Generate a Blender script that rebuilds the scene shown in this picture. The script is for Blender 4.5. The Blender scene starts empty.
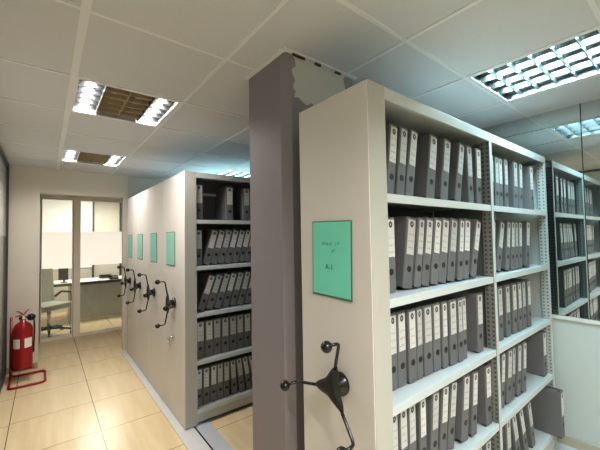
import bpy, bmesh, math, random
from mathutils import Vector, Matrix
random.seed(7)
D = bpy.data
SC = bpy.context.scene
COL = SC.collection
R = math.radians

# ------------------------------------------------------------------ materials
def nt(name):
    m = D.materials.new(name); m.use_nodes = True
    n = m.node_tree.nodes; b = n['Principled BSDF']
    return m, n, m.node_tree.links, b
def mat(name, col, rough=.5, metal=0, noise=0, nscale=8, bump=0, emis=None, estr=0, spec=.5):
    m, n, l, b = nt(name)
    b.inputs['Base Color'].default_value = (*col, 1); b.inputs['Roughness'].default_value = rough
    b.inputs['Metallic'].default_value = metal; b.inputs['Specular IOR Level'].default_value = spec
    if emis:
        b.inputs['Emission Color'].default_value = (*emis, 1); b.inputs['Emission Strength'].default_value = estr
    tc = n.new('ShaderNodeTexCoord'); tx = n.new('ShaderNodeTexNoise'); tx.inputs['Scale'].default_value = nscale
    tx.inputs['Detail'].default_value = 4
    l.new(tc.outputs['Object'], tx.inputs['Vector'])
    if noise:
        mx = n.new('ShaderNodeMix'); mx.data_type = 'RGBA'
        mx.inputs[6].default_value = tuple(c*(1-noise) for c in col) + (1,)
        mx.inputs[7].default_value = tuple(min(1, c*(1+noise)) for c in col) + (1,)
        l.new(tx.outputs['Fac'], mx.inputs[0]); l.new(mx.outputs[2], b.inputs['Base Color'])
    if bump:
        bp = n.new('ShaderNodeBump'); bp.inputs['Strength'].default_value = bump; bp.inputs['Distance'].default_value = .002
        l.new(tx.outputs['Fac'], bp.inputs['Height']); l.new(bp.outputs['Normal'], b.inputs['Normal'])
    return m
def mth(n, l, op, a, b=None, c=None):
    x = n.new('ShaderNodeMath'); x.operation = op
    for i, v in enumerate((a, b, c)):
        if v is None: continue
        if isinstance(v, (int, float)): x.inputs[i].default_value = v
        else: l.new(v, x.inputs[i])
    return x.outputs[0]
def mixc(n, l, f, a, b):
    x = n.new('ShaderNodeMix'); x.data_type = 'RGBA'
    l.new(f, x.inputs[0])
    for i, v in ((6, a), (7, b)):
        if isinstance(v, tuple): x.inputs[i].default_value = (*v, 1)
        else: l.new(v, x.inputs[i])
    return x.outputs[2]

M = {}
M['panel'] = mat('beige_enamel', (.65, .615, .575), .45, noise=.03, nscale=2)
M['frame'] = mat('greige_cool_lit_enamel', (.42, .415, .37), .45, noise=.03, nscale=3)
M['shelf'] = mat('pale_grey_steel', (.52, .56, .56), .35, noise=.03, nscale=4)
M['inner'] = mat('inner_grey_sheet', (.11, .11, .108), .6)  # shadow between the binders put into a darker sheet colour
M['top'] = mat('top_sheet', (.30, .31, .30), .6)
M['black'] = mat('black_plastic', (.012, .011, .010), .25)
M['hub'] = mat('hub_plastic', (.014, .012, .009), .5)
M['dark'] = mat('dark_gap', (.015, .015, .015), .8)
M['chrome'] = mat('chrome', (.7, .7, .7), .2, 1)
M['alu'] = mat('aluminium', (.86, .83, .78), .4, .05)
M['wall'] = mat('cream_wall', (.66, .62, .54), .75, noise=.03, nscale=2)
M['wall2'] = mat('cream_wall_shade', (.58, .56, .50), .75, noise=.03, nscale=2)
M['white'] = mat('white_board', (.46, .50, .49), .5, noise=.02, nscale=2)
M['tile'] = mat('ceiling_tile', (.64, .635, .645), .9, noise=.04, nscale=60, bump=.15)
M['tee'] = mat('tee_bar', (.76, .755, .76), .5)
M['rail'] = mat('rail_metal', (.62, .62, .60), .4, noise=.04)
M['rail2'] = mat('platform_grey', (.50, .52, .55), .5, noise=.04)
M['red'] = mat('red_enamel', (.33, .006, .010), .25)
M['redtube'] = mat('red_tube', (.30, .01, .015), .35)
M['paper'] = mat('white_paper', (.78, .77, .74), .7)
M['ink'] = mat('ink', (.05, .06, .07), .6)
M['teal'] = mat('teal_paper', (.19, .66, .49), .55, noise=.03)
M['teal2'] = mat('muted_teal_paper', (.27, .56, .47), .55, noise=.03)
M['louvre_cool'] = mat('satin_louvre', (.24, .26, .265), .3, .95)
M['sleeve'] = mat('sleeve_edge', (.11, .17, .13), .25)
M['base'] = mat('baseboard', (.40, .36, .28), .5)
M['darkframe'] = mat('dark_frame', (.07, .07, .065), .4)
M['pages'] = mat('page_block', (.16, .155, .145), .9)
M['toe'] = mat('black_edge', (.01, .01, .01), .5)
M['film'] = mat('frosted_film', (.90, .87, .80), .6, emis=(1, .95, .85), estr=.62)  # film glows by itself, standing in for office light behind it
M['blind'] = mat('white_blind', (.9, .88, .83), .8, emis=(1, .95, .86), estr=.22)  # daylight behind the blinds painted in as a weak glow
M['desk'] = mat('desk_panel', (.40, .40, .39), .3, noise=.05)
M['desktop'] = mat('desk_top', (.75, .74, .70), .3)
M['chair'] = mat('chair_leather', (.46, .48, .42), .5)
M['navy'] = mat('steel_blue_metal', (.10, .16, .22), .25, .8)
M['charcoal'] = mat('charcoal_plastic', (.05, .05, .055), .5)

def m_binder():
    m, n, l, b = nt('binder_cloth')
    oi = n.new('ShaderNodeObjectInfo')
    c = mixc(n, l, oi.outputs['Random'], (.092, .094, .096), (.135, .136, .137))
    tc = n.new('ShaderNodeTexCoord'); tx = n.new('ShaderNodeTexNoise'); tx.inputs['Scale'].default_value = 260
    l.new(tc.outputs['Object'], tx.inputs['Vector'])
    c2 = mixc(n, l, tx.outputs['Fac'], c, (.17, .171, .172))
    l.new(c2, b.inputs['Base Color']); b.inputs['Roughness'].default_value = .6
    return m
M['binder'] = m_binder()
def m_label():
    # paper spine label: round dark emblem at the top, a few faint lines of writing
    m, n, l, b = nt('spine_label_paper')
    uv = n.new('ShaderNodeUVMap'); s = n.new('ShaderNodeSeparateXYZ'); l.new(uv.outputs[0], s.inputs[0])
    u, v = s.outputs[0], s.outputs[1]
    oi = n.new('ShaderNodeObjectInfo'); rnd = oi.outputs['Random']
    paper = mixc(n, l, rnd, (.46, .47, .46), (.66, .66, .64))
    du = mth(n, l, 'MULTIPLY', mth(n, l, 'SUBTRACT', u, .5), .055)
    dv = mth(n, l, 'MULTIPLY', mth(n, l, 'SUBTRACT', v, .87), .155)
    d = mth(n, l, 'SQRT', mth(n, l, 'ADD', mth(n, l, 'MULTIPLY', du, du), mth(n, l, 'MULTIPLY', dv, dv)))
    emb = mth(n, l, 'LESS_THAN', d, .0135)
    hole = mth(n, l, 'LESS_THAN', d, .005)
    embm = mth(n, l, 'SUBTRACT', emb, mth(n, l, 'MULTIPLY', hole, .6))
    vv = mth(n, l, 'ADD', v, mth(n, l, 'MULTIPLY', rnd, .13))
    rows = mth(n, l, 'LESS_THAN', mth(n, l, 'FRACT', mth(n, l, 'MULTIPLY', vv, 5.2)), .28)
    cmb = n.new('ShaderNodeCombineXYZ'); l.new(mth(n, l, 'MULTIPLY', u, 14), cmb.inputs[0])
    l.new(mth(n, l, 'MULTIPLY', mth(n, l, 'ADD', v, rnd), 30), cmb.inputs[1])
    tx = n.new('ShaderNodeTexNoise'); tx.inputs['Scale'].default_value = 1; l.new(cmb.outputs[0], tx.inputs['Vector'])
    ns = mth(n, l, 'GREATER_THAN', tx.outputs['Fac'], .53)
    inner = mth(n, l, 'MULTIPLY', mth(n, l, 'LESS_THAN', v, .68), mth(n, l, 'LESS_THAN', mth(n, l, 'ABSOLUTE', mth(n, l, 'SUBTRACT', u, .5)), .36))
    txt = mth(n, l, 'MULTIPLY', mth(n, l, 'MULTIPLY', rows, ns), mth(n, l, 'MULTIPLY', inner, .55))
    f = mth(n, l, 'MAXIMUM', embm, txt)
    l.new(mixc(n, l, f, paper, (.05, .05, .06)), b.inputs['Base Color']); b.inputs['Roughness'].default_value = .45
    return m
M['label'] = m_label()
def m_post(ca=(.20, .205, .195), cb=(.06, .06, .056)):
    m, n, l, b = nt('perforated_upright')
    tc = n.new('ShaderNodeTexCoord'); s = n.new('ShaderNodeSeparateXYZ'); l.new(tc.outputs['Object'], s.inputs[0])
    fz = mth(n, l, 'ABSOLUTE', mth(n, l, 'SUBTRACT', mth(n, l, 'FRACT', mth(n, l, 'MULTIPLY', s.outputs[2], 40)), .5))
    fy = mth(n, l, 'ABSOLUTE', mth(n, l, 'SUBTRACT', mth(n, l, 'FRACT', mth(n, l, 'MULTIPLY', s.outputs[1], 40)), .5))
    hole = mth(n, l, 'MULTIPLY', mth(n, l, 'LESS_THAN', fz, .24), mth(n, l, 'LESS_THAN', fy, .22))
    ge = n.new('ShaderNodeNewGeometry'); sn = n.new('ShaderNodeSeparateXYZ'); l.new(ge.outputs['Normal'], sn.inputs[0])
    side = mth(n, l, 'GREATER_THAN', mth(n, l, 'ABSOLUTE', sn.outputs[0]), .5)
    c1 = mixc(n, l, hole, ca, cb)
    l.new(mixc(n, l, side, (.50, .53, .52), c1), b.inputs['Base Color'])
    b.inputs['Roughness'].default_value = .45
    return m
M['post'] = m_post()
M['post_end_lit'] = m_post((.40, .43, .42), (.16, .17, .165))  # lighter copy of the upright, light on the end posts put into colour
def m_floor():
    m, n, l, b = nt('cream_floor_tile')
    tc = n.new('ShaderNodeTexCoord'); s = n.new('ShaderNodeSeparateXYZ'); l.new(tc.outputs['Object'], s.inputs[0])
    X, Y = s.outputs[0], s.outputs[1]
    gx = mth(n, l, 'DIVIDE', mth(n, l, 'ADD', X, .228+6.08), .608)
    gy = mth(n, l, 'DIVIDE', mth(n, l, 'ADD', Y, -3.195+6.1), .61)
    gy = mth(n, l, 'ADD', gy, mth(n, l, 'MULTIPLY', mth(n, l, 'MODULO', mth(n, l, 'FLOOR', gx), 2), .03))
    def line(g, w): return mth(n, l, 'LESS_THAN', mth(n, l, 'ABSOLUTE', mth(n, l, 'SUBTRACT', mth(n, l, 'FRACT', mth(n, l, 'ADD', g, .5)), .5)), w)
    jn = mth(n, l, 'MAXIMUM', line(gx, .0048), line(gy, .0042))
    cm = n.new('ShaderNodeCombineXYZ'); l.new(mth(n, l, 'FLOOR', gx), cm.inputs[0]); l.new(mth(n, l, 'FLOOR', gy), cm.inputs[1])
    wn = n.new('ShaderNodeTexWhiteNoise'); wn.noise_dimensions = '2D'; l.new(cm.outputs[0], wn.inputs['Vector'])
    st = n.new('ShaderNodeCombineXYZ')
    l.new(mth(n, l, 'ADD', mth(n, l, 'MULTIPLY', X, 13), mth(n, l, 'MULTIPLY', wn.outputs['Value'], 40)), st.inputs[0])
    l.new(mth(n, l, 'MULTIPLY', Y, 1.3), st.inputs[1])
    tx = n.new('ShaderNodeTexNoise'); tx.inputs['Scale'].default_value = 1; tx.inputs['Detail'].default_value = 6; l.new(st.outputs[0], tx.inputs['Vector'])
    base = mixc(n, l, tx.outputs['Fac'], (.58, .43, .225), (.84, .71, .475))
    base = mixc(n, l, mth(n, l, 'MULTIPLY', wn.outputs['Value'], .25), base, (.80, .70, .50))
    l.new(mixc(n, l, jn, base, (.16, .10, .05)), b.inputs['Base Color'])
    b.inputs['Roughness'].default_value = .27; b.inputs['Specular IOR Level'].default_value = .35
    return m
M['floor'] = m_floor()
def m_column():
    m, n, l, b = nt('mauve_grey_paint')
    tc = n.new('ShaderNodeTexCoord'); s = n.new('ShaderNodeSeparateXYZ'); l.new(tc.outputs['Object'], s.inputs[0])
    X, Y, Z = s.outputs
    tx = n.new('ShaderNodeTexNoise'); tx.inputs['Scale'].default_value = 14; tx.inputs['Detail'].default_value = 5; l.new(tc.outputs['Object'], tx.inputs['Vector'])
    w = mth(n, l, 'MULTIPLY', mth(n, l, 'SUBTRACT', tx.outputs['Fac'], .5), .10)
    # bare plaster patch at the head of the front face
    zlim = mth(n, l, 'ADD', mth(n, l, 'ADD', w, 2.26), mth(n, l, 'MULTIPLY', mth(n, l, 'SUBTRACT', 1.2, X), .12))
    p = mth(n, l, 'GREATER_THAN', Z, zlim)
    p = mth(n, l, 'MULTIPLY', p, mth(n, l, 'GREATER_THAN', mth(n, l, 'ADD', X, w), .985))
    p = mth(n, l, 'MULTIPLY', p, mth(n, l, 'LESS_THAN', mth(n, l, 'ADD', X, w), 1.36))
    p = mth(n, l, 'MULTIPLY', p, mth(n, l, 'LESS_THAN', Y, 1.30))
    l.new(mixc(n, l, p, (.25, .225, .24), (.56, .54, .49)), b.inputs['Base Color'])
    b.inputs['Roughness'].default_value = .55
    return m
M['column'] = m_column()
def m_glass():
    m, n, l, b = nt('clear_glass')
    n.remove(b); o = n['Material Output']
    t = n.new('ShaderNodeBsdfTransparent'); t.inputs[0].default_value = (.93, .95, .93, 1)
    g = n.new('ShaderNodeBsdfGlossy'); g.inputs['Roughness'].default_value = .03
    f = n.new('ShaderNodeFresnel'); f.inputs[0].default_value = 1.5
    x = n.new('ShaderNodeMixShader'); l.new(f.outputs[0], x.inputs[0]); l.new(t.outputs[0], x.inputs[1]); l.new(g.outputs[0], x.inputs[2]); l.new(x.outputs[0], o.inputs[0])
    return m
M['glass'] = m_glass()
def m_mirror():
    m, n, l, b = nt('dark_backed_reflective_glass')
    n.remove(b); o = n['Material Output']
    t = n.new('ShaderNodeBsdfDiffuse'); t.inputs[0].default_value = (.05, .06, .06, 1)
    g = n.new('ShaderNodeBsdfGlossy'); g.inputs['Roughness'].default_value = .012; g.inputs[0].default_value = (.82, .88, .87, 1)
    x = n.new('ShaderNodeMixShader'); x.inputs[0].default_value = .80
    l.new(t.outputs[0], x.inputs[1]); l.new(g.outputs[0], x.inputs[2]); l.new(x.outputs[0], o.inputs[0])
    return m
M['mirror'] = m_mirror()
M['leftglass'] = mat('grey_frosted_glass', (.64, .66, .62), .12)
M['leftglass2'] = mat('grey_glass_lower', (.27, .30, .28), .12)
M['louvre'] = mat('polished_louvre', (.13, .135, .135), .3, .95)
M['housing'] = mat('lamp_housing', (.72, .71, .68), .35, .5)
M['gold2'] = mat('gold_reflection_blade', (.55, .46, .30), .35, .4)  # gold reflection on blades below unlit tubes, put into their colour
M['gold'] = mat('gold_reflection_trough', (.55, .40, .18), .3, .9)  # gold reflection in the unlit troughs painted as metal colour
def tube_mat(name, c, s): return mat(name, (.9, .9, .9), .4, emis=c, estr=s)

# ------------------------------------------------------------------ mesh helpers
class MB:
    def __init__(s): s.v = []; s.f = []; s.uv = None; s.sm = []
    def quad(s, *p, smooth=False):
        k = len(s.v); s.v += [tuple(q) for q in p]; s.f.append(tuple(range(k, k+len(p)))); s.sm.append(smooth); return s
    def box(s, x0, x1, y0, y1, z0, z1, b=0, mtx=None):
        bm = bmesh.new()
        bmesh.ops.create_cube(bm, size=1, matrix=Matrix.Translation(((x0+x1)/2, (y0+y1)/2, (z0+z1)/2)) @ Matrix.Diagonal((abs(x1-x0), abs(y1-y0), abs(z1-z0), 1)))
        if b: bmesh.ops.bevel(bm, geom=bm.edges[:], offset=b, segments=2, affect='EDGES', profile=.7)
        if mtx is not None: bm.transform(mtx)
        return s.add(bm, False)
    def add(s, bm, smooth=True):
        bm.verts.index_update(); k = len(s.v)
        s.v += [tuple(q.co) for q in bm.verts]
        for f in bm.faces: s.f.append(tuple(k+q.index for q in f.verts)); s.sm.append(smooth)
        bm.free(); return s
    def tube(s, pts, r, n=10, cap=True):
        pts = [Vector(p) for p in pts]; k0 = len(s.v); prev = None
        for i, p in enumerate(pts):
            t = (pts[min(i+1, len(pts)-1)] - pts[max(i-1, 0)]).normalized()
            if prev is None: a = t.orthogonal().normalized()
            else: a = (prev - t*prev.dot(t)).normalized()
            prev = a; b = t.cross(a); rr = r[i] if isinstance(r, (list, tuple)) else r
            for j in range(n):
                an = 2*math.pi*j/n; s.v.append(tuple(p + a*rr*math.cos(an) + b*rr*math.sin(an)))
        for i in range(len(pts)-1):
            for j in range(n):
                a0 = k0+i*n+j; a1 = k0+i*n+(j+1) % n
                s.f.append((a0, a1, a1+n, a0+n)); s.sm.append(True)
        if cap:
            s.f.append(tuple(k0+j for j in reversed(range(n)))); s.sm.append(False)
            s.f.append(tuple(k0+(len(pts)-1)*n+j for j in range(n))); s.sm.append(False)
        return s
    def lathe(s, prof, n=24, mtx=None):   # prof: (radius, z)
        k0 = len(s.v); mtx = mtx or Matrix()
        for r, z in prof:
            for j in range(n):
                a = 2*math.pi*j/n; s.v.append(tuple(mtx @ Vector((r*math.cos(a), r*math.sin(a), z))))
        for i in range(len(prof)-1):
            for j in range(n):
                a0 = k0+i*n+j; a1 = k0+i*n+(j+1) % n
                s.f.append((a0, a1, a1+n, a0+n)); s.sm.append(True)
        return s
    def ball(s, c, r, n=14):
        bm = bmesh.new(); bmesh.ops.create_uvsphere(bm, u_segments=n, v_segments=n//2+2, radius=r, matrix=Matrix.Translation(c)); return s.add(bm)
    def prism(s, poly, h0, h1, mtx=None):   # poly in local xy, extruded in z
        mtx = mtx or Matrix(); k = len(s.v); n = len(poly)
        for h in (h0, h1): s.v += [tuple(mtx @ Vector((x, y, h))) for x, y in poly]
        s.f.append(tuple(k+j for j in reversed(range(n)))); s.sm.append(False)
        s.f.append(tuple(k+n+j for j in range(n))); s.sm.append(False)
        for j in range(n): s.f.append((k+j, k+(j+1) % n, k+n+(j+1) % n, k+n+j)); s.sm.append(False)
        return s
    def build(s, name, m, parent=None, loc=None):
        me = D.meshes.new(name); me.from_pydata(s.v, [], s.f)
        me.polygons.foreach_set('use_smooth', s.sm)
        bm = bmesh.new(); bm.from_mesh(me); bmesh.ops.recalc_face_normals(bm, faces=bm.faces[:]); bm.to_mesh(me); bm.free()
        me.materials.append(m); o = D.objects.new(name, me); COL.objects.link(o)
        if parent: o.parent = parent
        if loc: o.location = loc
        return o
def tag(o, label=None, cat=None, group=None, kind=None):
    if label: o['label'] = label
    if cat: o['category'] = cat
    if group: o['group'] = group
    if kind: o['kind'] = kind
    return o
def empty(name, loc, rz=0):
    o = D.objects.new(name, None); o.empty_display_size = .1; o.location = loc; o.rotation_euler = (0, 0, rz); COL.objects.link(o); return o
def struct(name, mb, m, label=None, parent=None):
    o = mb.build(name, m, parent)
    if parent is None: tag(o, label, kind='structure')
    if parent is None: o['category'] = name.split('_')[0]
    return o

# ------------------------------------------------------------------ key measures (metres)
CZ = 2.515            # ceiling
XL, XR = -.37, 3.05   # side walls
YF, YB = 5.25, -2.0   # far wall, wall behind the camera
YG = 6.52             # glazed office front
H = 2.15              # shelving height
XP = .912             # plane of the shelving end panels
GX = [-.493, .12, .735, 1.352, 1.965, 2.577]
GY = [-1.60, -.98, -.36, .262, .87, 1.53, 2.205, 2.82, 3.43, 4.05, 4.67, 5.25]
LIGHTS = [(1, 6, 'w', 'square louvred ceiling light nearest the tall grey column, two bright tubes'),
          (1, 9, 'w', 'square louvred ceiling light near the far office wall, above the floor aisle'),
          (4, 3, 'c', 'louvred ceiling light above the nearest shelving unit, cool and bluish'),
          (4, 9, 'c', 'louvred ceiling light beyond the column, over the far shelving row'),
          (1, 1, 'w', 'added square louvred fill light, unseen behind the camera over the aisle'),  # added fixture out of view, brightens the end panels and column
          (4, 0, 'c', 'added louvred fill light, unseen behind the camera near the reflective wall')]  # added fixture out of view, cool fill for the shelf fronts
LC = {(i, j) for i, j, _, _ in LIGHTS}

# ------------------------------------------------------------------ setting
struct('floor', MB().box(XL-.1, XR+.1, YB-.1, 9.3, -.05, 0), M['floor'], 'cream floor tiles with fine dark joints')
ce = MB(); xs = [XL-.05]+GX[1:]+[XR+.05]; ys = [YB-.05]+GY+[YF+.12]
for a in range(len(xs)-1):
    for b in range(len(ys)-1):
        if (a, b-1) in LC: continue
        ce.box(xs[a], xs[a+1], ys[b], ys[b+1], CZ, CZ+.02)
struct('ceiling', ce, M['tile'], 'suspended ceiling of pale mineral tiles')
te = MB()
for k, x in enumerate(GX[1:]):
    w = .017 if k == 0 else .009
    te.box(x-w, x+w, YB, YF, CZ-.006, CZ+.001)
for y in GY[:-1]: te.box(XL, XR, y-.009, y+.009, CZ-.0045, CZ+.001)
struct('trim_1', te, M['tee'], 'pale metal grid bars of the suspended ceiling')
struct('ceiling_office', MB().box(-1.6, 3.2, YG-1.2, 9.2, 2.58, 2.62), M['tile'], 'office ceiling behind the glass')
struct('trim_2', MB().box(XL, .89, YF+.1, YG-.03, 2.35, 2.40), M['wall'], 'lowered soffit in front of the office glazing')

# far wall with its opening
fw = MB().box(XL-.1, -.055, YF, YF+.1, 0, CZ).box(-.055, .885, YF, YF+.1, 2.185, CZ).box(.885, .945, YF, YF+.1, 0, CZ)
struct('wall_far', fw, M['wall'], 'cream far wall around the opening to the glazed office')
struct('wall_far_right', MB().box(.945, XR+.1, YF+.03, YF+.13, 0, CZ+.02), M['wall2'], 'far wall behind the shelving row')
struct('wall_jamb_left', MB().box(-.15, -.06, YF+.1, YG, 0, 2.5), M['wall'], 'left side of the short recess before the glass')
struct('wall_jamb_right', MB().box(1.5, 1.6, YF+.13, YG, 0, 2.5), M['wall'], 'right side of the short recess before the glass')
struct('baseboard_far', MB().box(XL, -.06, YF-.012, YF, 0, .07), M['base'], 'thin strip along the foot of the far wall')
# left glazed wall, seen as a sliver
struct('wall_left', MB().box(XL-.06, XL, YB, YF, 1.64, CZ), M['leftglass'], 'upper frosted glass of the left partition')
struct('wall_left_lower', MB().box(XL-.06, XL, YB, YF, 0, 1.64), M['leftglass2'], 'lower grey glass of the left partition')
struct('trim_3', MB().box(XL, XL+.022, YF-.035, YF, 0, CZ).box(XL, XL+.022, YB, YF-.035, CZ-.035, CZ-.006).box(XL, XL+.02, YB, YF-.035, 0, .05), M['darkframe'], 'dark metal frame of the left partition')
struct('wall_back', MB().box(XL-.1, XR+.1, YB-.1, YB, 0, CZ+.02), M['wall'], 'plain wall behind the camera')
# right wall: white board below, reflective glass above in two panes
struct('wall_right', MB().box(XR, XR+.08, YB, YF+.03, 0, .93), M['white'], 'white lower board of the right partition')
struct('trim_4', MB().box(XR-.012, XR+.08, YB, YF+.03, .93, .955), M['rail'], 'pale metal rail capping the white board')
struct('baseboard_right', MB().box(XR-.014, XR, YB, YF+.03, 0, .075), M['base'], 'beige strip at the foot of the white board')
struct('window_1', MB().box(XR, XR+.01, YB, .547, .957, CZ), M['mirror'], 'reflective glass pane of the right partition, nearer the camera')
struct('window_2', MB().box(XR, XR+.01, .553, YF+.03, .957, CZ), M['mirror'], 'reflective glass pane of the right partition, behind the shelves')
struct('trim_5', MB().box(XR+.002, XR+.012, .547, .553, .957, CZ), M['dark'], 'dark seam between the two reflective panes')
struct('wall_right_backing', MB().box(XR+.02, XR+.08, YB, YF+.1, .955, CZ+.02), M['dark'], 'dark backing behind the reflective glass')

# column
bm = bmesh.new()
poly = [(.927+.04, 1.277), (1.421, 1.277), (1.421, 1.633), (.927, 1.633), (.927, 1.277+.04)]
struct('wall_column', MB().prism(poly, 0, CZ), M['column'], 'mauve grey painted column with a bare plaster patch at the top')
pc = MB()
pc.box(.905, .927, 1.265, 1.65, CZ-.012, CZ-.001).box(.905, 1.44, 1.255, 1.277, CZ-.010, CZ-.001)
struct('trim_6', pc, M['tee'], 'pale ceiling trim around the column head')
struct('trim_7', MB().box(.97, 1.05, 1.262, 1.272, CZ-.018, CZ-.010).box(1.12, 1.16, 1.262, 1.272, CZ-.02, CZ-.010).box(1.27, 1.31, 1.262, 1.272, CZ-.02, CZ-.010), mat('rust_gap', (.10, .045, .02), .8), 'dark rusty gaps beside the column head')

# ------------------------------------------------------------------ rails in the floor
def rail(y0, y1, x, label):
    r = empty('floor_rail', (x, (y0+y1)/2, 0)); h = (y1-y0)/2
    tag(r, label, 'rail', 'rails the shelving units roll on')
    MB().box(-.075, .06, -h, h, 0, .012, .003).build('edge_plate', M['rail'], r)
    MB().box(.06, .075, -h, h, 0, .004).build('track_slot', M['dark'], r)
    MB().box(.075, .19, -h, h, 0, .009, .002).build('inner_plate', M['rail2'], r)
rail(-1.2, 5.2, .925, 'pale metal floor rail along the aisle under the end panels')
rail(-1.2, 5.2, 1.95, 'metal floor rail running under the middle of the shelving')
rail(-1.2, 5.2, 2.86, 'metal floor rail running along the right wall')

# ------------------------------------------------------------------ shelving units
SZ = [.14, .54, .94, 1.34, 1.74]
XD, XE = 1.975, 2.965
def crank(root, y, z, angs):
    c = MB()
    c.lathe([(0, -.0), (.045, 0), (.045, .012), (.028, .02), (.028, .05), (0, .05)], 20, Matrix.Translation((0, y, z)) @ Matrix.Rotation(R(-90), 4, 'Y'))
    hub = c.build('crank_handle', M['black'], root)
    MX = Matrix.Translation((0, y, z)) @ Matrix(((0, 0, -1, 0), (1, 0, 0, 0), (0, 1, 0, 0), (0, 0, 0, 1)))
    # domed three-pointed hub
    h = MB(); N = 36; rings = []
    for (sc_, hh) in ((1, .050), (1, .058), (.72, .068), (.35, .074)):
        ring = []
        for j in range(N):
            an = 2*math.pi*j/N
            k = max(max(0, 1-abs((math.degrees(an)-q+180) % 360 - 180)/60) for q in angs)      # 1 at a tip
            rr = (.040 + .056*k**2.4)*sc_
            ring.append(MX @ Vector((rr*math.cos(an), rr*math.sin(an), hh)))
        rings.append(ring)
    for a, b in zip(rings, rings[1:]):
        for j in range(N): h.quad(a[j], a[(j+1) % N], b[(j+1) % N], b[j], smooth=True)
    h.quad(*rings[-1]); h.quad(*reversed(rings[0]))
    h.build('hub_cover', M['hub'], hub)
    for q in angs:
        an = R(q); d = (math.cos(an), math.sin(an))
        P = lambda r, hh: MX @ Vector((d[0]*r, d[1]*r, hh))
        MB().tube([P(.07, .056), P(.12, .062), P(.178, .068), P(.190, .072), P(.195, .082), P(.196, .115)], .0062, 10).build('arm', M['black'], hub)
        MB().ball(P(.196, .132), .021).build('knob', M['black'], hub)
    return hub

def text_mesh(s, size, name, m, parent, mtx):
    cu = D.curves.new('t', 'FONT'); cu.body = s; cu.size = size; cu.align_x = 'CENTER'; cu.extrude = .0002
    o = D.objects.new('t', cu); COL.objects.link(o); bpy.context.view_layer.update()
    me = D.meshes.new_from_object(o); D.objects.remove(o); D.curves.remove(cu)
    me.transform(mtx); me.materials.clear(); me.materials.append(m)
    t = D.objects.new(name, me); COL.objects.link(t); t.parent = parent; return t

def card(root, yc, zc, w, h, near):
    # plastic sleeve with a teal sheet, slightly askew
    tilt = R(1.2) if near else R(random.uniform(-1, 1))
    B = Matrix.Translation((0, yc, zc)) @ Matrix.Rotation(tilt, 4, 'X')
    s = MB().box(-.0035, -.0005, -w/2-.006, w/2+.006, -h/2-.008, h/2+.004, mtx=B).build('card_sleeve', M['sleeve'], root)
    p = MB().box(-.0055, -.0036, -w/2, w/2, -h/2, h/2, mtx=B).build('teal_card', M['teal'] if near else M['teal2'], s)
    if near:
        T = B @ Matrix.Translation((-.006, 0, 0)) @ Matrix(((0, 0, -1, 0), (-1, 0, 0, 0), (0, 1, 0, 0), (0, 0, 0, 1)))
        text_mesh('A-1', .032, 'handwriting', M['ink'], p, T @ Matrix.Translation((-.008, -.045, 0)))
        sc = MB()
        for k, (yy, zz) in enumerate([(.045, .06), (.03, .062), (.018, .058), (.0, .06), (-.03, .06), (-.045, .063), (-.012, .03), (-.02, .034)]):
            pts = [(-.0058, yy+.006*math.cos(t*2.1+k), zz+.007*math.sin(t*1.7+k)) for t in range(4)]
            sc.tube([B @ Vector(q) for q in pts], .0007, 4)
        sc.build('handwriting', M['ink'], p)

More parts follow.
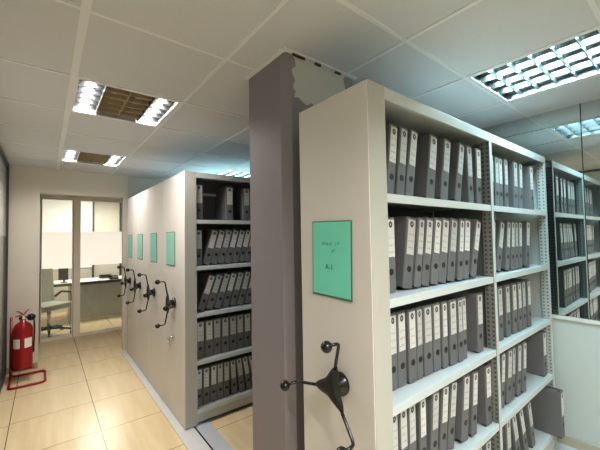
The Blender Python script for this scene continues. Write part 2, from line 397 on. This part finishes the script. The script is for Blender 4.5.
def unit(y0, y1, label, double, crank_y, crank_z, crank_a, card_y, near=False, lock=False):
    r = empty('mobile_shelving_unit', (XP, y0, 0)); dep = y1-y0
    tag(r, label, 'shelving unit', 'mobile shelving units')
    x = lambda v: v-XP
    ep = MB().box(0, .012, 0, dep, .02, H, .002).box(.012, x(1.012), 0, .014, .02, H).box(.012, x(1.012), dep-.014, dep, .02, H).box(.012, x(1.012), .014, dep-.014, H-.014, H)
    p = ep.build('end_panel', M['panel'], r)
    # return strip painted greyer to carry the cool light on that side
    MB().box(.004, x(1.012), -.002, .0, .02, H).build('return_strip', M['frame'], r)
    MB().box(.01, x(XE), .01, dep-.01, .045, .105).build('carriage', M['frame'], r)
    MB().box(.03, x(XE)-.02, .03, dep-.03, .012, .045).build('gap_shade', M['dark'], r)  # black slab stands in for shade in the gap under the unit
    MB().box(x(1.012), x(XE), 0, .014, H-.048, H, .002).box(x(1.012), x(XE), dep-.014, dep, H-.048, H, .002).box(x(1.012), x(XE), .014, dep-.014, H-.012, H).build('top_shelf', M['shelf'], r)
    ym = dep/2 if double else dep-.012
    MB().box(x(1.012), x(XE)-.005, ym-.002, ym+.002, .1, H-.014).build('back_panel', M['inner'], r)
    for (xa, xb) in ((x(1.012), x(XD)-.016), (x(XD)+.016, x(XE)-.03)):
        for z in SZ:
            s = MB().box(xa+.001, xb-.001, .002, .016, z-.034, z, .0015).box(xa+.001, xb-.001, .016, ym-.003, z-.01, z-.001)
            if double: s.box(xa+.001, xb-.001, ym+.003, dep-.016, z-.01, z-.001).box(xa+.001, xb-.001, dep-.016, dep-.002, z-.034, z, .0015)
            s.build('shelf', M['shelf'], r)
        MB().box(xa, xb, .004, .018, .035, .105).build('plinth', M['frame'], r)
    for (pa, pb) in ((x(XD)-.016, x(XD)+.016), (x(XE)-.03, x(XE)), (x(1.012), x(1.012)+.004)):
        for (ya, yb) in ((0.0, .05), (dep-.05, dep)):
            MB().box(pa, pb, ya, yb, .03, H-.0485).build('upright_post', M['post_end_lit'] if pa > x(XE)-.05 else M['post'], r)
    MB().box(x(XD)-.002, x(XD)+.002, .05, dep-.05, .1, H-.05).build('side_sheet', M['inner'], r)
    MB().box(x(XE)-.006, x(XE)-.0005, .05, dep-.05, .1, H-.05).build('side_sheet', M['shelf'], r)
    for xx in (x(1.03), x(XD)+.02):
        MB().box(xx, xx+.90, ym-.03, ym-.02, 1.985, 2.01).build('back_rail', M['shelf'], r)
    crank(r, crank_y-y0, crank_z, crank_a)
    card(r, card_y-y0, 1.49, .215 if near else .245, .297, near)
    if lock:
        lk = MB().lathe([(0, -.0), (.014, 0), (.014, .012), (.008, .014), (0, .014)], 16, Matrix.Translation((0, 3.04-y0, .69)) @ Matrix.Rotation(R(-90), 4, 'Y')).build('lock', M['chrome'], r)
        k = MB().box(-.03, -.014, 3.037-y0, 3.043-y0, .686, .694).lathe([(.004, 0), (.012, .0), (.012, .003), (.004, .003)], 14, Matrix.Translation((-.034, 3.04-y0, .69)) @ Matrix.Rotation(R(90), 4, 'X'))
        k.tube([(-.034, 3.04-y0, .68), (-.03, 3.075-y0, .665), (-.01, 3.10-y0, .655)], .003, 6).box(-.012, -.009, 3.09-y0, 3.105-y0, .61, .655).box(-.012, -.009, 2.99-y0, 3.02-y0, .70, .712)
        k.build('keys', M['chrome'], lk)
    return r
unit(.751, 1.150, 'nearest beige mobile shelving unit with teal card and black crank beside the column', False, .913, 1.007, (109, 229, 349), .953, near=True)
UY = [2.714+.5945*k for k in range(5)]
UL = ['first beige unit of the far row, its binder shelves open beyond the column',
      'second beige unit of the far row, closed against the first',
      'third beige unit of the far row, second from its office end',
      'last beige unit of the far row, closest to the glazed office']
for k in range(4):
    unit(UY[k], UY[k+1]-.004, UL[k], True, [2.98, 3.66, 4.30, 4.88][k], [1.01, 1.02, 1.02, 1.02][k], [(77, 283, 180), (72, 285, 178), (80, 278, 182), (75, 282, 180)][k], [3.09, 3.68, 4.31, 4.90][k], lock=(k == 0))

# ------------------------------------------------------------------ binders
BH, BD = .315, .285
def binder_proto(w):
    t = .003
    c = MB()
    c.box(-w/2, -w/2+t, .004, BD, 0, BH)                       # covers
    c.box(w/2-t, w/2, .004, BD, 0, BH)
    n = 6                                                       # gently rounded spine
    pts = [(-w/2, .006)] + [(-w/2+.003+(w-.006)*i/n, .0016*abs(2*i/n-1)**2) for i in range(n+1)] + [(w/2, .006)]
    c.prism(pts + [(w/2-t, .009), (-w/2+t, .009)], 0, BH)
    o = c.build('lever_arch_binder', M['binder'])
    lw = w*.76
    me = D.meshes.new('spine_label'); me.from_pydata([(-lw/2, -.0007, .148), (lw/2, -.0007, .148), (lw/2, -.0007, .305), (-lw/2, -.0007, .305)], [], [(0, 1, 2, 3)])
    uv = me.uv_layers.new(name='UVMap')
    for k, q in enumerate(((0, 0), (1, 0), (1, 1), (0, 1))): uv.data[k].uv = q
    me.materials.append(M['label']); lb = D.objects.new('spine_label', me); COL.objects.link(lb); lb.parent = o
    MX = Matrix.Translation((0, .0005, .085)) @ Matrix.Rotation(R(90), 4, 'X')
    MB().lathe([(.0, .0012), (.0105, .0012), (.0135, .0016), (.0145, .0)], 16, MX).build('finger_hole', M['toe'], o)
    MB().box(-w/2+.006, w/2-.006, .03, BD-.01, .006, BH-.014).build('pages', M['pages'], o)
    MB().box(-w/2-.0006, w/2+.0006, .0035, .03, -.0, .006).build('edge_guard', M['toe'], o)
    return o
PROTO = {}
used = set()
def binder(x, y, z, lean, w, rz, label, group):
    if w not in PROTO: PROTO[w] = binder_proto(w)
    p = PROTO[w]
    if w in used:
        o = p.copy(); COL.objects.link(o)
        for ch in p.children:
            c = ch.copy(); c.parent = o; COL.objects.link(c)
    else: o = p; used.add(w)
    a = R(lean)
    o.location = (x, y, z+.0012+abs(math.sin(a))*(w/2+.0006)); o.rotation_euler = (0, a, R(rz))
    tag(o, label, 'binder', group)
ORD = 'first second third fourth fifth sixth seventh eighth ninth tenth eleventh twelfth thirteenth fourteenth'.split()
SHN = ['top shelf', 'second shelf down', 'middle shelf', 'fourth shelf down', 'bottom shelf']
def row(spec, yf, z, xmin, xmax, si, where, recess=.05, proud=()):
    # spec: (x of spine foot centre, lean degrees, width); a neighbour is pushed on when two would touch
    out = []; last = None
    for (x, lean, w) in spec:
        a = R(lean); hw = w/2/math.cos(a)
        if last:
            lx, la, lhw = last
            for h in (0, BH):
                need = lx+lhw+h*math.tan(la) + hw - h*math.tan(a) + .0022
                if x < need: x = need
        else:
            x = max(x, xmin+hw+.002, xmin+hw+.004-BH*math.tan(a))
        if x+hw+max(0, BH*math.tan(a)) > xmax: 
            a = 0; lean = 0; hw = w/2
            if last and x < last[0]+last[2]+BH*max(0, math.tan(last[1]))+hw+.002: x = last[0]+last[2]+BH*max(0, math.tan(last[1]))+hw+.002
            if x+hw > xmax: continue
        out.append((x, lean, w)); last = (x, a, hw)
    n = len(out)
    for k, (x, lean, w) in enumerate(out):
        adj = ('slanting ' if abs(lean) > 5 else 'upright ') + ('slim ' if w < .06 else '')
        dy = random.uniform(-.004, .004) - (proud[k] if k < len(proud) else 0)
        pos = 'leftmost' if k == 0 else ORD[k]+' from the left'
        binder(x, yf+(recess(x) if callable(recess) else recess)+dy, z, lean, w, random.uniform(-.4, .4), f'{adj}grey binder, {pos}, {SHN[si]}, {where}', f'grey binders on the {SHN[si]}, {where}')
W, S, N_ = .072, .064, .052
A = 'left bay of nearest unit'; Bb = 'right bay of nearest unit'; Lf = 'far shelving row'
ya, xa0, xa1 = .751, 1.018, 1.956
ra = lambda x: .08-.05*(x-1.1)/.85      # binders stand deeper on the shelf toward the aisle end
rb = lambda x: .05-.025*(x-2.1)/.8
row([(1.145, 7, .058), (1.202, 8, .058), (1.266, 10, .060), (1.425, 9, W), (1.545, 10, W), (1.665, 12, S), (1.805, -2, S), (1.895, 1, S)], ya, SZ[4], xa0, xa1, 0, A, ra)
row([(1.142, 0, .066), (1.245, 9, W), (1.298, 9, N_), (1.340, 10, S), (1.398, 10, S), (1.475, 10, W), (1.555, 10, W), (1.610, 8, N_), (1.685, 8, W), (1.770, 16, S), (1.84, 16, S)], ya, SZ[3], xa0, xa1, 1, A, ra)
row([(1.135, 0, .056), (1.195, 0, .062), (1.262, 0, .060), (1.308, 0, .047), (1.383, 0, W), (1.456, 0, S), (1.508, 0, N_), (1.586, 0, W), (1.640, 0, .047), (1.690, 0, .047), (1.858, 1, W)], ya, SZ[2], xa0, xa1, 2, A, ra)
row([(1.130, 0, .058), (1.190, 0, .058), (1.252, 0, .058), (1.320, 1, .055), (1.392, 6, S), (1.472, 8, S), (1.535, 10, S), (1.660, 8, W), (1.745, 7, S), (1.910, 1, W)], ya, SZ[1], xa0, xa1, 3, A, ra)
row([(1.45, 0, W), (1.53, 0, W), (1.61, 0, S), (1.69, 4, W), (1.78, 4, W), (1.88, 4, W)], ya, SZ[0], xa0, xa1, 4, A, ra)
xb0, xb1 = 1.995, 2.93
row([(2.10, 2, S), (2.175, 2, .060), (2.240, 1, .060), (2.312, 0, .060), (2.455, 2, W), (2.550, 2, S), (2.735, 0, W)], ya, SZ[4], xb0, xb1, 0, Bb, rb)
row([(2.07, 8, W), (2.165, 17, W), (2.285, 10, S), (2.36, 6, .058), (2.418, 5, .058), (2.50, 5, S), (2.612, 8, W)], ya, SZ[3], xb0, xb1, 1, Bb, rb)
row([(2.07, 0, W), (2.155, 0, W), (2.265, 0, W), (2.370, 0, W), (2.445, 0, S), (2.518, 0, S), (2.605, 0, S)], ya, SZ[2], xb0, xb1, 2, Bb, rb)
row([(2.07, 6, W), (2.135, 8, .058), (2.23, 9, W), (2.30, 8, .058), (2.385, 8, S), (2.465, 7, S), (2.865, 0, W)], ya, SZ[1], xb0, xb1, 3, Bb, rb, proud=(0, 0, 0, 0, 0, 0, .0))
row([(2.10, 0, W), (2.20, 0, W), (2.36, -14, W), (2.48, -16, S), (2.60, -13, S), (2.875, 0, W)], ya, SZ[0], xb0, xb1, 4, Bb, rb, proud=(0, 0, 0, 0, 0, .09))
yl = 2.714
row([(1.055, 0, W), (1.35, 0, W), (1.53, 0, W), (1.66, 0, W), (1.82, 0, W)], yl, SZ[4], xa0, xa1, 0, Lf)
row([(1.05, 0, S)]+[(1.10+.071*k, 16, S) for k in range(11)], yl, SZ[3], xa0, xa1, 1, Lf)
row([(1.07+.076*k, 20-k*.8, S) for k in range(11)], yl, SZ[2], xa0, xa1, 2, Lf)
row([(1.066+.0765*k, 0, W) for k in range(11)], yl, SZ[1], xa0, xa1, 3, Lf)
row([(1.05+.064*k, [0, 0, 1, 0, 0, -3, -7, -10, -12, -12, -12, -12][k], .058) for k in range(12)], yl, SZ[0], xa0, xa1, 4, Lf)

# ------------------------------------------------------------------ ceiling lights
def fixture(i, j, tone, label):
    x0, x1 = GX[i]+.012, GX[i+1]-.012; y0, y1 = GY[j]+.01, GY[j+1]-.01
    cx, cy = (x0+x1)/2, (y0+y1)/2; hx, hy = (x1-x0)/2, (y1-y0)/2
    r = empty('ceiling_light', (cx, cy, CZ)); tag(r, label, 'ceiling light', 'louvred ceiling lights')
    hs = MB().box(-hx, hx, -hy, hy, .085, .09).box(-hx, -hx+.004, -hy, hy, 0, .085).box(hx-.004, hx, -hy, hy, 0, .085).box(-hx, hx, -hy, -hy+.004, 0, .085).box(-hx, hx, hy-.004, hy, 0, .085)
    hs.build('housing', M['louvre'] if tone == 'c' else M['housing'], r)
    MB().box(-hx, -hx+.016, -hy, hy, -.003, .0).box(hx-.016, hx, -hy, hy, -.003, 0).box(-hx+.016, hx-.016, -hy, -hy+.014, -.003, 0).box(-hx+.016, hx-.016, hy-.014, hy, -.003, 0).build('frame', M['tee'], r)
    lit = (0, 3) if tone == 'w' else (0, 1, 2, 3)
    col = (1, .955, .945) if tone == 'w' else (.60, .91, 1)
    pitch = 2*(hx-.014)/4
    for k in range(4):
        tx = -hx+.014+pitch*(k+.5)
        # a curved reflector trough above each tube
        tr = MB(); Np = 7
        for q in range(Np):
            a0, a1 = math.pi*q/Np, math.pi*(q+1)/Np
            p = [(tx-math.cos(a)*pitch*.48, .035+math.sin(a)*.042) for a in (a0, a1)]
            tr.quad((p[0][0], -hy+.01, p[0][1]), (p[1][0], -hy+.01, p[1][1]), (p[1][0], hy-.01, p[1][1]), (p[0][0], hy-.01, p[0][1]), smooth=True)
        tr.build('reflector', M['gold'] if (tone == 'w' and k not in lit) else M['louvre'], r)
        MB().tube([(tx, -hy+.02, .052), (tx, hy-.02, .052)], .012, 10).build('tube', TUBE[tone] if k in lit else TUBE['off'], r)
        if k in lit:
            L = D.lights.new('tube_lamp', 'AREA'); L.shape = 'RECTANGLE'; L.size = .03; L.size_y = 2*hy-.06; L.color = col
            L.energy = POW[(i, j)]/len(lit)
            lo = D.objects.new('tube_lamp', L); COL.objects.link(lo); lo.parent = r; lo.location = (tx, 0, .036)
    lv = MB(); lo_ = MB()
    for k in range(1, 4):
        tx = -hx+.014+pitch*k
        (lo_ if (k == 2 and len(lit) == 2) else lv).prism([(tx-.006, .036), (tx+.006, .036), (tx+.0015, .001), (tx-.0015, .001)], -hy+.012, hy-.012, Matrix(((1, 0, 0, 0), (0, 0, 1, 0), (0, 1, 0, 0), (0, 0, 0, 1))))
    nb = 5
    for k in range(1, nb+1):
        yy = -hy + 2*hy*k/(nb+1)
        for c in range(4):
            xa = -hx+.014+pitch*c
            (lv if c in lit else lo_).box(xa+.004, xa+pitch-.004, yy-.0025, yy+.0025, .003, .034)
    lv.build('louvre', M['louvre'] if tone == 'w' else M['louvre_cool'], r)
    if lo_.v: lo_.build('louvre', M['gold2'], r)
TUBE = {'w': tube_mat('tube_warm', (1, .95, .86), 4), 'c': tube_mat('tube_cool', (.85, .97, 1), 1.4), 'off': mat('tube_off', (.7, .66, .55), .4)}
POW = {(1, 6): 37, (1, 9): 27, (4, 3): 40, (4, 9): 46, (1, 1): 115, (4, 0): 26}
for a in LIGHTS: fixture(*a)

# ------------------------------------------------------------------ fire extinguisher and stand
st = empty('extinguisher_stand', (-.13, 4.87, 0)); tag(st, 'red tubular floor stand holding the fire extinguisher by the far wall', 'stand')
def rnd(pts, r, k=4):
    out = []
    for i, p in enumerate(pts):
        p = Vector(p)
        if i in (0, len(pts)-1): out.append(p); continue
        a, b = Vector(pts[i-1]), Vector(pts[i+1]); ra = min(r, (a-p).length/2); rb = min(r, (b-p).length/2)
        A_, B_ = p+(a-p).normalized()*ra, p+(b-p).normalized()*rb
        for q in range(k+1):
            t = q/k; out.append(A_*(1-t)**2 + p*2*t*(1-t) + B_*t*t)
    return out
o_ = Vector((-.13, 4.87, 0))
MB().tube([p-o_ for p in rnd([(-.30, 5.06, .70), (-.30, 5.06, .013), (.015, 5.06, .013), (.015, 4.66, .013), (-.295, 4.66, .013), (-.295, 4.90, .013), (-.295, 4.985, .10), (-.295, 4.985, .66)], .05)], .0125, 10).build('tube_frame', M['redtube'], st)
MB().box(-.17, .04, -.035, .115, .132, .140).box(-.17, -.155, -.035, .19, .132, .15).box(-.17, -.155, .1, .19, .5, .53).tube([(-.163, .11, .53), (-.163, .19, .53)], .006, 6).build('ledge', M['redtube'], st)
ex = empty('fire_extinguisher', (-.19, 4.90, .141)); tag(ex, 'red fire extinguisher with black hose standing by the far wall', 'fire extinguisher')
body = MB().lathe([(0, 0), (.078, 0), (.088, .01), (.09, .03), (.09, .42), (.086, .455), (.07, .49), (.045, .512), (.028, .52), (.024, .55), (0, .55)], 32).build('cylinder', M['red'], ex)
for a0, a1 in ((-150, -103), (-78, -28)):
    s = MB(); n = 8
    for q in range(n):
        b0, b1 = R(a0+(a1-a0)*q/n), R(a0+(a1-a0)*(q+1)/n); rr = .0915
        s.quad((rr*math.cos(b0), rr*math.sin(b0), .24), (rr*math.cos(b1), rr*math.sin(b1), .24), (rr*math.cos(b1), rr*math.sin(b1), .345), (rr*math.cos(b0), rr*math.sin(b0), .345), smooth=True)
    s.build('instruction_label', M['paper'], body)
v = MB().box(-.022, .022, -.022, .022, .55, .585, .004).lathe([(0, .585), (.012, .585), (.012, .60), (0, .60)], 12).build('valve', M['chrome'], ex)
MB().tube([(0, .0, .575), (-.03, -.04, .60), (-.06, -.09, .60)], [.009, .008, .006], 8).tube([(0, .0, .595), (-.03, -.035, .64), (-.055, -.075, .655)], [.008, .007, .005], 8).tube([(0, 0, .59), (.03, .02, .63), (.05, .03, .65)], .006, 8).build('lever', M['red'], ex)
MB().tube([(.02, -.01, .565), (.06, -.035, .59), (.095, -.04, .57), (.10, -.03, .50), (.102, -.01, .40), (.098, .02, .25), (.096, .03, .15)], .008, 10).build('hose', M['black'], ex)
MB().lathe([(0, 0), (.036, .002), (.04, .02), (.03, .045), (.012, .055), (0, .055)], 20, Matrix.Translation((.075, -.05, .575)) @ Matrix.Rotation(R(95), 4, 'X')).build('hose_horn', M['black'], ex)
MB().lathe([(0, 0), (.016, 0), (.016, .012), (0, .012)], 16, Matrix.Translation((-.02, -.028, .568)) @ Matrix.Rotation(R(90), 4, 'X')).build('pressure_gauge', M['black'], ex)

# ------------------------------------------------------------------ glazed office front
g = empty('door_1', (-.055, YG, 0)); g['kind'] = 'structure'; g['category'] = 'door'; g['label'] = 'glass office door with a frosted upper band'
MB().box(0, .018, -.02, .02, .0, 2.36).box(.405, .425, -.02, .02, 0, 2.36).box(.018, .405, -.02, .02, 0, .05).box(.018, .405, -.02, .02, 2.24, 2.36).build('door_frame', M['alu'], g)
MB().box(.0, .425, -.026, -.0205, 2.24, 2.36).build('header_panel', M['desktop'], g)
MB().box(.018, .405, -.004, .004, .05, 2.24).build('pane', M['glass'], g)
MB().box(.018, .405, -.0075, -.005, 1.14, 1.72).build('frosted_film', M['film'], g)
MB().box(.14, .36, -.05, -.02, 2.27, 2.31).tube([(.36, -.035, 2.29), (.42, -.06, 2.29), (.5, -.03, 2.29)], .008, 6).build('door_closer', M['alu'], g)
g = empty('window_3', (.37, YG, 0)); g['kind'] = 'structure'; g['category'] = 'window'; g['label'] = 'fixed glass panel of the office front with a frosted band'
MB().box(0, .095, -.03, .03, 0, 2.36).box(.095, 1.12, -.02, .02, 0, .045).box(.095, 1.12, -.02, .02, 2.24, 2.36).box(1.09, 1.12, -.02, .02, .045, 2.24).build('window_frame', M['alu'], g)
MB().box(.095, 1.09, -.004, .004, .045, 2.24).build('pane', M['glass'], g)
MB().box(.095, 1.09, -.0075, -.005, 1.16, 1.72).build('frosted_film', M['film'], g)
struct('trim_8', MB().box(.365, .372, YG-.022, YG+.022, 0, 2.36).box(-.055, -.05, YG-.024, YG-.021, 0, 2.36), M['darkframe'], 'dark rubber seals of the office door')

# ------------------------------------------------------------------ office beyond the glass
YO = 8.9
struct('wall_office_far', MB().box(-1.6, 3.2, YO, YO+.1, 0, 2.6), M['wall'], 'cream far wall of the office')
struct('wall_office_left', MB().box(-1.7, -1.6, YG, YO+.1, 0, 2.6), M['wall'], 'left wall of the office')
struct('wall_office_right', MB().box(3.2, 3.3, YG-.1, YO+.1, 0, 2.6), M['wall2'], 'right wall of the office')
struct('wall_office_front', MB().box(-1.7, -.056, YG, YG+.05, 0, 2.6).box(1.492, 3.3, YG, YG+.05, 0, 2.6).box(-.056, 1.492, YG-.01, YG+.04, 2.362, 2.6), M['wall'], 'office side of the front wall')
b = MB()
wv = empty('window_4', (-.2, YO-.02, 0)); wv['kind'] = 'structure'; wv['category'] = 'window'; wv['label'] = 'office window behind white blinds'
MB().box(-1.2, 1.06, 0, .015, .95, 2.5).build('blind', M['blind'], wv)
MB().box(1.06, 1.10, -.01, .018, .0, 2.5).box(1.62, 1.66, -.01, .018, 0, 2.5).build('window_frame', M['darkframe'], wv)
MB().box(1.72, 2.3, 0, .015, .95, 2.5).build('blind', M['blind'], wv)
dk = empty('office_desk', (1.0, 7.84, -.045)); tag(dk, 'wide office desk with dark front panel and pale top behind the glass', 'desk')
MB().box(-.86, .95, -.30, .42, .79, .815, .003).build('desk_top', M['desktop'], dk)
MB().box(-.87, .96, -.312, -.30, .765, .815).build('front_edge', M['charcoal'], dk)
MB().box(-.56, .93, -.27, -.25, .11, .789).build('front_panel', M['desk'], dk)
for sx in (-.62, .90): MB().box(sx, sx+.04, -.24, .40, .045, .789).build('leg', M['desk'], dk)
def onn(name, loc): return empty(name, loc)
mo = onn('computer_screen', (.30, 7.72, .77)); tag(mo, 'dark screen seen from behind at the left end of the office desk', 'screen')
MB().box(-.10, .06, -.01, .02, .05, .27, .006, Matrix.Rotation(R(-25), 4, 'Z')).build('screen_panel', M['charcoal'], mo)
MB().box(-.06, .05, -.05, .06, 0, .01).box(-.02, .01, .02, .04, .01, .12).build('stand', M['charcoal'], mo)
for k, (px, py, rz, n_) in enumerate([(.86, 7.72, 8, 'loose white papers lying mid desk in the office'), (1.30, 7.80, -12, 'loose white papers at the right end of the office desk')]):
    p = MB()
    for q in range(3): p.box(-.105, .105, -.15, .15, .001+q*.002, .0025+q*.002, mtx=Matrix.Rotation(R(rz+q*7), 4, 'Z'))
    o = p.build('paper_stack', M['paper'], loc=(px, py, .77)); tag(o, n_, 'papers')
ph = onn('desk_telephone', (1.12, 7.66, .77)); tag(ph, 'black telephone on the right part of the office desk', 'telephone')
MB().prism([(-.09, 0), (.09, 0), (.09, .07), (-.09, .025)], -.08, .08, Matrix(((0, 0, 1, 0), (1, 0, 0, 0), (0, 1, 0, 0), (0, 0, 0, 1)))).build('telephone_base', M['black'], ph)
MB().tube([(-.055, -.09, .06), (-.055, -.05, .08), (-.055, .05, .095), (-.055, .09, .085)], [.022, .014, .014, .022], 8).build('handset', M['black'], ph)
tr = MB().box(-.11, .11, -.14, .14, 0, .006).box(-.11, .11, .134, .14, 0, .06).box(-.11, -.105, -.14, .14, 0, .06).box(.105, .11, -.14, .14, 0, .06).build('desk_tray', M['charcoal'], loc=(1.02, 7.98, .77)); tag(tr, 'dark open letter tray toward the back of the office desk', 'tray')

# swivel chair behind the glass door
ch = empty('office_chair', (.06, 6.90, 0), R(35)); tag(ch, 'pale grey green high backed swivel chair behind the glass door', 'chair')
MB().box(-.25, .25, -.24, .24, .44, .53, .03).build('seat', M['chair'], ch)
bk = MB().box(-.24, .24, .19, .27, .50, 1.26, .035); bk.v = [(x*(1-.12*max(0, z-.9)), y+.10*(z-.5)**2, z) for x, y, z in bk.v]
bk.build('backrest', M['chair'], ch)
for sx in (-1, 1): MB().tube([(sx*.25, .2, .60), (sx*.30, .12, .68), (sx*.30, -.12, .68), (sx*.27, -.18, .52), (sx*.23, -.12, .47)], .02, 8).build('armrest', M['charcoal'], ch)
MB().tube([(0, 0, .10), (0, 0, .44)], .03, 12).build('gas_lift', M['chrome'], ch)
for k in range(5):
    a = R(72*k+20); d = Vector((math.cos(a), math.sin(a), 0))
    lg = MB().tube([d*.02+Vector((0, 0, .12)), d*.18+Vector((0, 0, .11)), d*.33+Vector((0, 0, .075))], [.026, .02, .015], 8).build('leg', M['navy'], ch)
    q = d*.33; MB().tube([q+Vector((-d.y*.022, d.x*.022, .03)), q+Vector((d.y*.022, -d.x*.022, .03))], .029, 14).build('castor', M['black'], lg)

# added office lamp out of view, lights the room behind the glass
ol = empty('office_fill_light', (.9, 7.7, 2.575)); tag(ol, 'added square flat fill light on the office ceiling', 'ceiling light')
MB().box(-.3, .3, -.3, .3, -.015, .004, .002).build('frame', M['tee'], ol)
MB().box(-.27, .27, -.27, .27, -.018, -.0152).build('diffuser', tube_mat('office_diffuser', (1, .95, .85), 4), ol)
L = D.lights.new('panel_lamp', 'AREA'); L.size = .54; L.energy = 56; L.color = (1, .965, .91)
lo = D.objects.new('panel_lamp', L); COL.objects.link(lo); lo.parent = ol; lo.location = (0, 0, -.02)

# ------------------------------------------------------------------ world, camera
w = D.worlds.new('world'); SC.world = w; w.use_nodes = True
w.node_tree.nodes['Background'].inputs[0].default_value = (.6, .65, .7, 1); w.node_tree.nodes['Background'].inputs[1].default_value = .3
cam = D.cameras.new('camera'); co = D.objects.new('camera', cam); COL.objects.link(co); SC.camera = co
yw, pt, rl, f = R(38.285), R(2.02), R(-.959), 323.083
F = Vector((math.sin(yw)*math.cos(pt), math.cos(yw)*math.cos(pt), math.sin(pt)))
Rv = Vector((math.cos(yw), -math.sin(yw), 0)); U = Rv.cross(F)
R2 = Rv*math.cos(rl)+U*math.sin(rl); U2 = -Rv*math.sin(rl)+U*math.cos(rl)
mw = Matrix((R2, U2, -F)).transposed().to_4x4(); mw.translation = (0, 0, 1.582); co.matrix_world = mw
cam.sensor_fit = 'HORIZONTAL'; cam.sensor_width = 36; cam.lens = f*36/600; cam.clip_start = .02
SC.view_settings.view_transform = 'Standard'; SC.view_settings.look = 'None'; SC.view_settings.exposure = .12; SC.view_settings.gamma = .88
SC.cycles.use_denoising = True
SC.cycles.max_bounces = 10; SC.cycles.diffuse_bounces = 6; SC.cycles.glossy_bounces = 6; SC.cycles.caustics_reflective = False
SC.cycles.sample_clamp_indirect = 4
